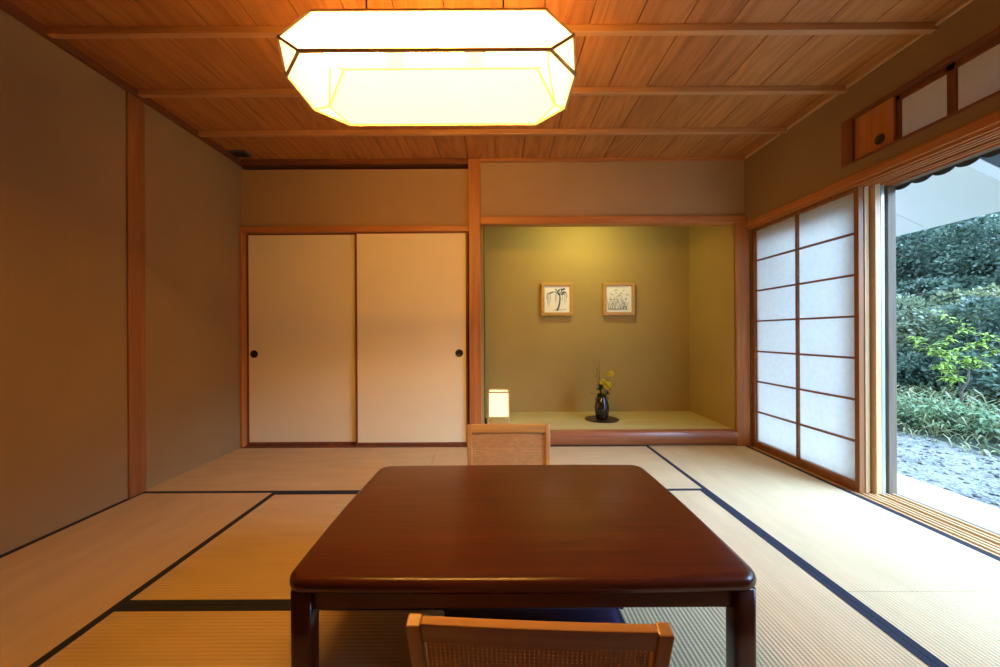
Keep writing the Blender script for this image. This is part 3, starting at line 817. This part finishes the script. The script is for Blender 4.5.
def willow(st):
    st([(-.02, -.88), (.10, -.72), (.18, -.4), (.24, 0), (.22, .35), (.12, .55)], .16, .09)
    st([(-.25, -.84), (.0, -.88), (.35, -.84), (.75, -.80)], .04, .02)
    r = random.Random(3)
    for k in range(26):
        x0 = r.uniform(-.15, .6); y0 = r.uniform(.38, .80); st([(x0, y0), (x0 + r.uniform(.05, .16), y0 + r.uniform(-.08, .10))], .14, .05)
    for x0, x1, yl in ((.1, -.75, -.35), (.05, -.62, -.5), (.1, -.50, -.25), (0, -.82, .0), (.1, -.12, -.3), (.1, -.03, -.15), (.35, .45, -.15), (.4, .62, -.35), (.45, .74, -.2), (.5, .80, .1), (.1, -.70, -.6)):
        st([(x0, .55), ((x0 + x1) / 2, .60), (x1, .42), (x1 - .01, (yl + .4) / 2), (x1, yl)], .035, .02)
def reeds(st):
    r = random.Random(5)
    st([(-.85, -.78), (-.3, -.83), (.3, -.80), (.7, -.84)], .10, .05)
    for k in range(24):
        x0 = r.uniform(-.85, .7); st([(x0, -.8), (x0 + r.uniform(-.1, .1), -.4), (x0 + r.uniform(-.3, .3), r.uniform(-.3, .3))], .035, .015)
    for k in range(20):
        x0 = r.uniform(-.8, .5); y0 = r.uniform(-.5, .45); st([(x0, y0), (x0 + .1, y0 + .07), (x0 + .2, y0 - .02)], .05, .02)
    st([(.3, -.8), (.42, -.62), (.55, -.6), (.62, -.78)], .12, .09)
    st([(.05, -.8), (.35, -.1), (.62, -.7)], .03, .02)
    for x0, y0 in ((-.35, .72), (-.2, .74), (.3, .7), (.66, .35)): st([(x0, y0), (x0 + .08, y0 - .07), (x0 + .12, y0 + .02)], .06, .03)
picture(.632, 1.300, 'square wooden framed ink picture of a blue willow tree', willow)
picture(1.272, 1.300, 'square wooden framed ink picture of grey waterside reeds', reeds)

# ------------------------------------------------------------------ garden
GZ = -.35
tag(boxes('veranda_deck', [(XO + .03, 2.775, -1.5, 7.0, -.16, -.03)], DECK, None, .006), 'pale concrete step outside the garden window', 'step', None, 'structure')
def terrain_z(x, y):
    if x < 5.0: return GZ
    u = x - 5.0
    return GZ + .10 * u + (.42 * max(0, x - 7.6)) + .03 * math.sin(2.1 * x + 1.3 * y)
bm = bm_new(); nx, ny = 26, 30; Gd = {}
for i in range(nx + 1):
    for j in range(ny + 1):
        X = 4.9 + 11.0 * i / nx; Y = -4 + 24.0 * j / ny
        Gd[i, j] = bm.verts.new((X, Y, terrain_z(X, Y) - (.03 if i == 0 else 0)))
for i in range(nx):
    for j in range(ny): bm.faces.new((Gd[i, j], Gd[i + 1, j], Gd[i + 1, j + 1], Gd[i, j + 1]))
tag(obj('hill', bm, SOIL, None, True), 'dark wooded slope rising behind the garden', 'hillside', None, 'structure')
struct('ground', [(2.3, 5.6, -4, 20, GZ - .2, GZ)], GRAVEL, 'grey gravel yard outside the garden window', 'ground')
bm = bm_new()
for k in range(900):
    X = rnd.uniform(2.85, 5.4); Y = rnd.uniform(2.0, 7.5); s = rnd.uniform(.008, .024)
    n0 = len(bm.verts)
    M = Matrix.Translation((X, Y, GZ + s * .3)) @ Matrix.Rotation(rnd.random() * 6, 4, 'Z') @ Matrix.Diagonal((s * 1.4, s, s * .6, 1))
    bmesh.ops.create_icosphere(bm, subdivisions=1, radius=1.0, matrix=M)
tag(obj('gravel', bm, GRAVEL), 'loose grey stones scattered over the gravel yard', 'gravel', None, 'stuff')

# eave: sloping soffit, white end board, dark rafter
def slope_z(X): return .95 + 3.003 - .478 * X
def slope_slab(bm, x0, x1, y0, y1, dz0, dz1):
    vs = [bm.verts.new((x, y, slope_z(x) + d)) for d in (dz0, dz1) for y in (y0, y1) for x in (x0, x1)]
    for f in ((0, 2, 3, 1), (4, 5, 7, 6), (0, 1, 5, 4), (2, 6, 7, 3), (0, 4, 6, 2), (1, 3, 7, 5)): bm.faces.new([vs[i] for i in f])
t = thing('roof_eave', 'wide pale sloping eave over the garden step', 'eave', (3.333, 5, slope_z(4.2)), None, 'structure')
bm = bm_new()
for a, b in ((2.96, 3.747), (3.753, 4.65), (4.656, 5.55), (5.556, 6.5)): slope_slab(bm, XO, 4.2, a, b, 0, .02)
obj('soffit_boards', bm, SOFFIT, t)
bm = bm_new(); slope_slab(bm, XO, 4.19, 2.96, 6.5, .021, .12)
obj('roof_deck', bm, DARKSTEEL, t)
bm = bm_new(); slope_slab(bm, XO, 4.2, 2.868, 2.958, -.005, .03)
obj('white_end_board', bm, WHITE, t)
bm = bm_new(); slope_slab(bm, XO, 4.2, 2.772, 2.866, .0, .03)
obj('dark_rafter', bm, DARKSTEEL, t)

# foliage
def crown(bm, c, rad, n, size, blobs=9, seed=0):
    r = random.Random(seed); c = Vector(c)
    bl = []
    for k in range(blobs):
        d = Vector((r.gauss(0, 1), r.gauss(0, 1), r.gauss(0, 1))).normalized() * r.uniform(.35, .75)
        bl.append((Vector((c.x + d.x * rad[0], c.y + d.y * rad[1], c.z + d.z * rad[2])), r.uniform(.35, .55)))
    for k in range(n):
        bc, s = bl[r.randrange(len(bl))]
        d = Vector((r.gauss(0, 1), r.gauss(0, 1), r.gauss(0, 1) + .25)).normalized()
        rr = s * r.uniform(.75, 1.05)
        p = bc + Vector((d.x * rad[0], d.y * rad[1], d.z * rad[2])) * rr
        dirn = (d + Vector((r.gauss(0, .6), r.gauss(0, .6), r.gauss(0, .4) - .2))).normalized()
        ln = size * r.uniform(.6, 1.3)
        side = dirn.cross(Vector((r.gauss(0, 1), r.gauss(0, 1), r.gauss(0, 1)))).normalized() * ln * .28
        q0 = bm.verts.new(p); q1 = bm.verts.new(p + dirn * ln * .5 + side); q2 = bm.verts.new(p + dirn * ln); q3 = bm.verts.new(p + dirn * ln * .5 - side)
        bm.faces.new((q0, q1, q2, q3))

LEAF_DARK = mat_leaf('dark evergreen leaves', (0.014, 0.032, 0.022), (0.16, 0.25, 0.165), 2.0)
LEAF_MID = mat_leaf('mid green leaves', (0.026, 0.055, 0.036), (0.20, 0.29, 0.20), 2.5)
LEAF_VAR = mat_leaf('variegated shrub leaves', (0.030, 0.050, 0.026), (0.40, 0.46, 0.26), 5.0)
LEAF_YG = mat_leaf('fresh yellow green leaves', (0.28, 0.42, 0.06), (0.52, 0.66, 0.15), 8.0, .45)
LEAF_GRASS = mat_leaf('garden grass', (0.06, 0.11, 0.035), (0.46, 0.44, 0.22), 3.0, .3)

def tree(name, label, cat, base, c, rad, n, size, m, seed, group, trunk_r=.08):
    t = thing(name, label, cat, base, group)
    bm = bm_new(); crown(bm, c, rad, n, size, 10, seed); obj('foliage', bm, m, t)
    bm = bm_new(); b = Vector(base); cc = Vector(c)
    tube(bm, [b - Vector((0, 0, .1)), b.lerp(cc, .4) + Vector((.06, 0, 0)), b.lerp(cc, .75), cc + Vector((0, 0, rad[2] * .4))], trunk_r, 8, trunk_r * .35)
    for k in range(5):
        a = 2 * PI * k / 5 + seed
        p = b.lerp(cc, .55 + .08 * k)
        tube(bm, [p, p + Vector((math.cos(a) * rad[0] * .3, math.sin(a) * rad[1] * .3, rad[2] * .2)), p + Vector((math.cos(a) * rad[0] * .65, math.sin(a) * rad[1] * .65, rad[2] * .3))], trunk_r * .45, 6, trunk_r * .15)
    obj('trunk', bm, BARK, t, True)

def ray(px, py, X):
    """point on the plane x = X seen at a picture position, used only to plan where garden things stand"""
    k = (px - 496) / 386.0
    Y = X / k
    return Vector((X, Y, .95 + (333.5 - py) / 386.0 * Y))
tg = 'dense trees on the slope behind the garden'
plan = [
    ('broad rounded dark tree next to the window frame, just below the eave', 918, 262, 10.0, (1.35, 1.5, .95), LEAF_DARK, 2600),
    ('dark tree with brown gaps in its crown, at the middle of the slope', 955, 258, 11.6, (1.2, 1.3, 1.3), LEAF_DARK, 2000),
    ('blue green tree at the right edge of the window view', 993, 262, 10.6, (1.1, 1.2, 1.2), LEAF_MID, 2400),
    ('tall dark tree touching the eave at the left of the view', 900, 225, 12.8, (1.6, 1.8, 1.8), LEAF_DARK, 2600),
    ('tall dark tree high on the slope under the middle of the eave', 945, 215, 13.2, (1.6, 1.8, 1.9), LEAF_DARK, 2600),
    ('tall blue green tree high on the slope at the right', 995, 205, 13.4, (1.6, 1.8, 2.0), LEAF_MID, 2600),
    ('low loose tree with pale twigs below the round dark tree', 945, 298, 9.6, (.9, .9, .45), LEAF_MID, 900),
]
for i, (lab, px, py, X, rad, m, n_) in enumerate(plan):
    c = ray(px, py, X); bz = terrain_z(X, c.y)
    tree('garden_tree', lab, 'tree', (X, c.y, min(bz, c.z - rad[2] * .8)), c, rad, int(n_ * 2.6), .10, m, 11 + i, tg)
# more trees further along the slope, out of the picture's opening but plain from a step aside
sg = 'leafy shrubs along the foot of the slope'
plan = [
    ('pale variegated shrub beside the window frame, behind the leafy bed', 903, 330, 8.0, (.75, .8, .62), LEAF_VAR, 2000),
    ('dense mottled shrub behind the left branches of the young tree', 930, 332, 8.2, (.75, .8, .66), LEAF_VAR, 2000),
    ('mottled shrub directly behind the top of the young tree', 958, 338, 8.2, (.7, .8, .6), LEAF_VAR, 1900),
    ('greyish green shrub at the right edge behind the young tree', 990, 335, 8.2, (.7, .8, .62), LEAF_MID, 1900),
    ('dark shrub low down between leafy bed and window frame', 905, 375, 7.4, (.6, .7, .42), LEAF_DARK, 1400),
    ('dark shrub low behind the trunk of the young tree', 948, 382, 7.4, (.6, .7, .42), LEAF_DARK, 1400),
    ('dark shrub low at the right edge of the view', 990, 385, 7.4, (.6, .7, .45), LEAF_DARK, 1400),
    ('pale dry grass tuft above the mottled shrubs at the right', 985, 303, 9.0, (.7, .8, .35), LEAF_GRASS, 900),
]
for i, (lab, px, py, X, rad, m, n_) in enumerate(plan):
    c = ray(px, py, X); bz = terrain_z(X, c.y)
    tree('garden_shrub', lab, 'shrub', (X, c.y, min(bz, c.z - rad[2] * .8)), c, rad, int(n_ * 2.0), .085, m, 31 + i, sg, .03)

# low growth covering the slope all along the yard
bm = bm_new()
for k in range(70):
    X = rnd.uniform(7.6, 13.5); Y = rnd.uniform(-3.5, 14)
    if Y > 5.2 and X < 10.5: X += 3
    h = rnd.uniform(.45, .9)
    crown(bm, (X, Y, terrain_z(X, Y) + h * .6), (rnd.uniform(.7, 1.2), rnd.uniform(.8, 1.3), h), 420, .12, 5, 100 + k)
tag(obj('undergrowth', bm, LEAF_MID), 'dense green growth covering the slope behind the garden trees', 'undergrowth', None, 'stuff')

# young tree
b = ray(961, 437, 6.0); b.z = terrain_z(b.x, b.y)
s = 6.0 / ((961 - 496) / 386.0) / 386.0      # metres per pixel at the young tree
def yp(px, py, dx=0): return Vector((b.x + dx, b.y, b.z)) + Vector(((px - 961) * s, 0, (437 - py) * s))
t = thing('young_tree', 'slender young tree with bright yellow green leaves in the leafy bed', 'tree', b)
bm = bm_new()
tube(bm, [yp(961, 440), yp(961, 420), yp(961, 405), yp(968, 394), yp(969, 380)], .018, 8, .010)
tube(bm, [yp(961, 405), yp(958, 392), yp(950, 380, .1)], .012, 6, .006)
branches = [[(969, 382), (975, 368), (978, 352), (982, 344)], [(950, 380), (953, 360), (952, 342), (951, 325)], [(955, 388), (940, 372), (925, 358), (906, 350)],
            [(958, 392), (945, 383), (932, 378)], [(966, 386), (958, 374), (948, 366), (935, 352)], [(969, 378), (962, 366), (958, 358)], [(958, 392), (953, 392), (947, 394)], [(972, 376), (984, 366), (988, 356)]]
for br in branches:
    tube(bm, [yp(x_, y_, .25 * math.sin(3 * k + br[0][0])) for k, (x_, y_) in enumerate(br)], .007, 6, .003)
obj('trunk', bm, BARK, t, True)
bm = bm_new()
for br in branches:
    pts = [yp(x_, y_, .25 * math.sin(3 * k + br[0][0])) for k, (x_, y_) in enumerate(br)]
    for p, q_ in zip(pts, pts[1:]):
        d = (q_ - p)
        for k in range(9):
            pp = p + d * (k + .5) / 9
            for sd in (-1, 1):
                leaf_quad(bm, pp, (sd * .8 + rnd.gauss(0, .3), rnd.gauss(0, .8), .15 + rnd.gauss(0, .25)), rnd.uniform(.07, .12), .04, .3)
obj('foliage', bm, LEAF_YG, t)

# undergrowth bed
bm = bm_new()
for k in range(4200):
    X = rnd.uniform(5.0, 7.6); Y = rnd.uniform(-2.5, 9.0)
    p = Vector((X, Y, terrain_z(X, Y) - .01)); a = rnd.random() * 2 * PI; q_ = min(1, (X - 4.9) / .7); h = rnd.uniform(.10, .30) * q_; r_ = rnd.uniform(.10, .34) * q_; w = rnd.uniform(.006, .016)
    dv_ = Vector((math.cos(a), math.sin(a), 0)); sv = Vector((-math.sin(a), math.cos(a), 0)) * w
    q0 = p; q1 = p + dv_ * r_ * .35 + Vector((0, 0, h * .75)); q2 = p + dv_ * r_ * .8 + Vector((0, 0, h)); q3 = p + dv_ * r_ * 1.4 + Vector((0, 0, h * .7))
    v = [bm.verts.new(u) for u in (q0 - sv * .6, q0 + sv * .6, q1 + sv, q1 - sv, q2 + sv * .8, q2 - sv * .8, q3)]
    bm.faces.new((v[0], v[1], v[2], v[3])); bm.faces.new((v[3], v[2], v[4], v[5])); bm.faces.new((v[5], v[4], v[6]))
tag(obj('undergrowth', bm, LEAF_GRASS), 'bed of arching strap leaves bordering the gravel', 'undergrowth', None, 'stuff')
LEAF_BROAD = mat_leaf('broad bed leaves', (0.09, 0.18, 0.07), (0.30, 0.42, 0.20), 4.0, .3)
bg = 'broad leaved plants in the garden bed'
for i, (px, py, X, lab) in enumerate([
    (903, 428, 5.6, 'broad leaved green plant beside the window frame at the gravel edge'),
    (918, 420, 5.9, 'broad leaved plant second from the window frame in the bed'),
    (932, 430, 5.6, 'broad leaved plant left of the young tree at the gravel edge'),
    (946, 424, 5.9, 'broad leaved plant just left of the young tree trunk'),
    (975, 428, 5.9, 'broad leaved plant just right of the young tree trunk'),
    (990, 432, 5.7, 'broad leaved plant at the right edge of the view')]):
    c = ray(px, py, X); g = terrain_z(X, c.y)
    t = thing('leafy_plant', lab, 'plant', (X, c.y, g), bg)
    bm = bm_new()
    for k in range(95):
        a = rnd.random() * 2 * PI; h = rnd.uniform(.03, .33); rr = rnd.uniform(0, .22)
        p = Vector((X + rr * math.cos(a), c.y + rr * math.sin(a), g + h))
        leaf_quad(bm, p, (math.cos(a), math.sin(a), rnd.uniform(-.2, .6)), rnd.uniform(.07, .13), .045, .35)
    obj('leaves', bm, LEAF_BROAD, t)
    bm = bm_new()
    for k in range(7):
        a = rnd.random() * 2 * PI
        tube(bm, [(X, c.y, g - .02), (X + .06 * math.cos(a), c.y + .06 * math.sin(a), g + .15), (X + .17 * math.cos(a), c.y + .17 * math.sin(a), g + .3)], .006, 5, .003)
    obj('stems', bm, LEAF_BROAD, t)

# ------------------------------------------------------------------ lights, world, camera
def area(name, loc, rot, sx, sy, power, col):
    l = bpy.data.lights.new(name, 'AREA'); l.shape = 'RECTANGLE'; l.size = sx; l.size_y = sy; l.energy = power; l.color = col
    o = bpy.data.objects.new(name, l); COL.objects.link(o); o.location = loc; o.rotation_euler = rot
    return o
area('alcove_tube_light', (.86, 3.453, 2.10), (math.radians(28), 0, 0), .60, .05, 7.8, (1.0, 0.90, 0.30))

sl = bpy.data.lights.new('soft_sun', 'SUN'); sl.energy = 12.0; sl.angle = math.radians(58); sl.color = (0.60, 0.97, 1.60)
so = bpy.data.objects.new('soft_sun', sl); COL.objects.link(so); so.location = (6, 0, 8)
so.rotation_euler = Vector((.64, -.35, .66)).to_track_quat('Z', 'Y').to_euler()
w = bpy.data.worlds.new('overcast sky'); SC.world = w; w.use_nodes = True
nt = w.node_tree
for n_ in list(nt.nodes): nt.nodes.remove(n_)
out = nt.nodes.new('ShaderNodeOutputWorld'); bg_ = nt.nodes.new('ShaderNodeBackground')
tcw = nt.nodes.new('ShaderNodeTexCoord'); nz = nt.nodes.new('ShaderNodeTexNoise'); nz.inputs['Scale'].default_value = 2.0
rp = nt.nodes.new('ShaderNodeValToRGB')
rp.color_ramp.elements[0].color = (0.49, 0.82, 1.25, 1); rp.color_ramp.elements[1].color = (0.68, 0.94, 1.32, 1)
nt.links.new(tcw.outputs['Generated'], nz.inputs['Vector']); nt.links.new(nz.outputs['Fac'], rp.inputs['Fac'])
nt.links.new(rp.outputs['Color'], bg_.inputs['Color']); bg_.inputs['Strength'].default_value = 3.3
nt.links.new(bg_.outputs['Background'], out.inputs['Surface'])

cam = bpy.data.cameras.new('camera'); cam.sensor_width = 36.0; cam.lens = 36.0 * 386.0 / 1000.0
cam.shift_x = 0.004; cam.clip_start = .02; cam.clip_end = 200
co = bpy.data.objects.new('camera', cam); COL.objects.link(co)
co.matrix_world = Matrix.Translation((0, 0, .95)) @ Matrix.Rotation(PI / 2, 4, 'X') @ Matrix.Rotation(math.radians(-0.3), 4, 'Z')
SC.camera = co
SC.view_settings.view_transform = 'Standard'; SC.view_settings.look = 'None'
SC.view_settings.exposure = 0.0; SC.view_settings.gamma = 1.0; SC.view_settings.use_curve_mapping = False
SC.cycles.max_bounces = 12; SC.cycles.diffuse_bounces = 8; SC.cycles.transparent_max_bounces = 12
SC.cycles.use_denoising = True
SC.cycles.sample_clamp_indirect = 10.0
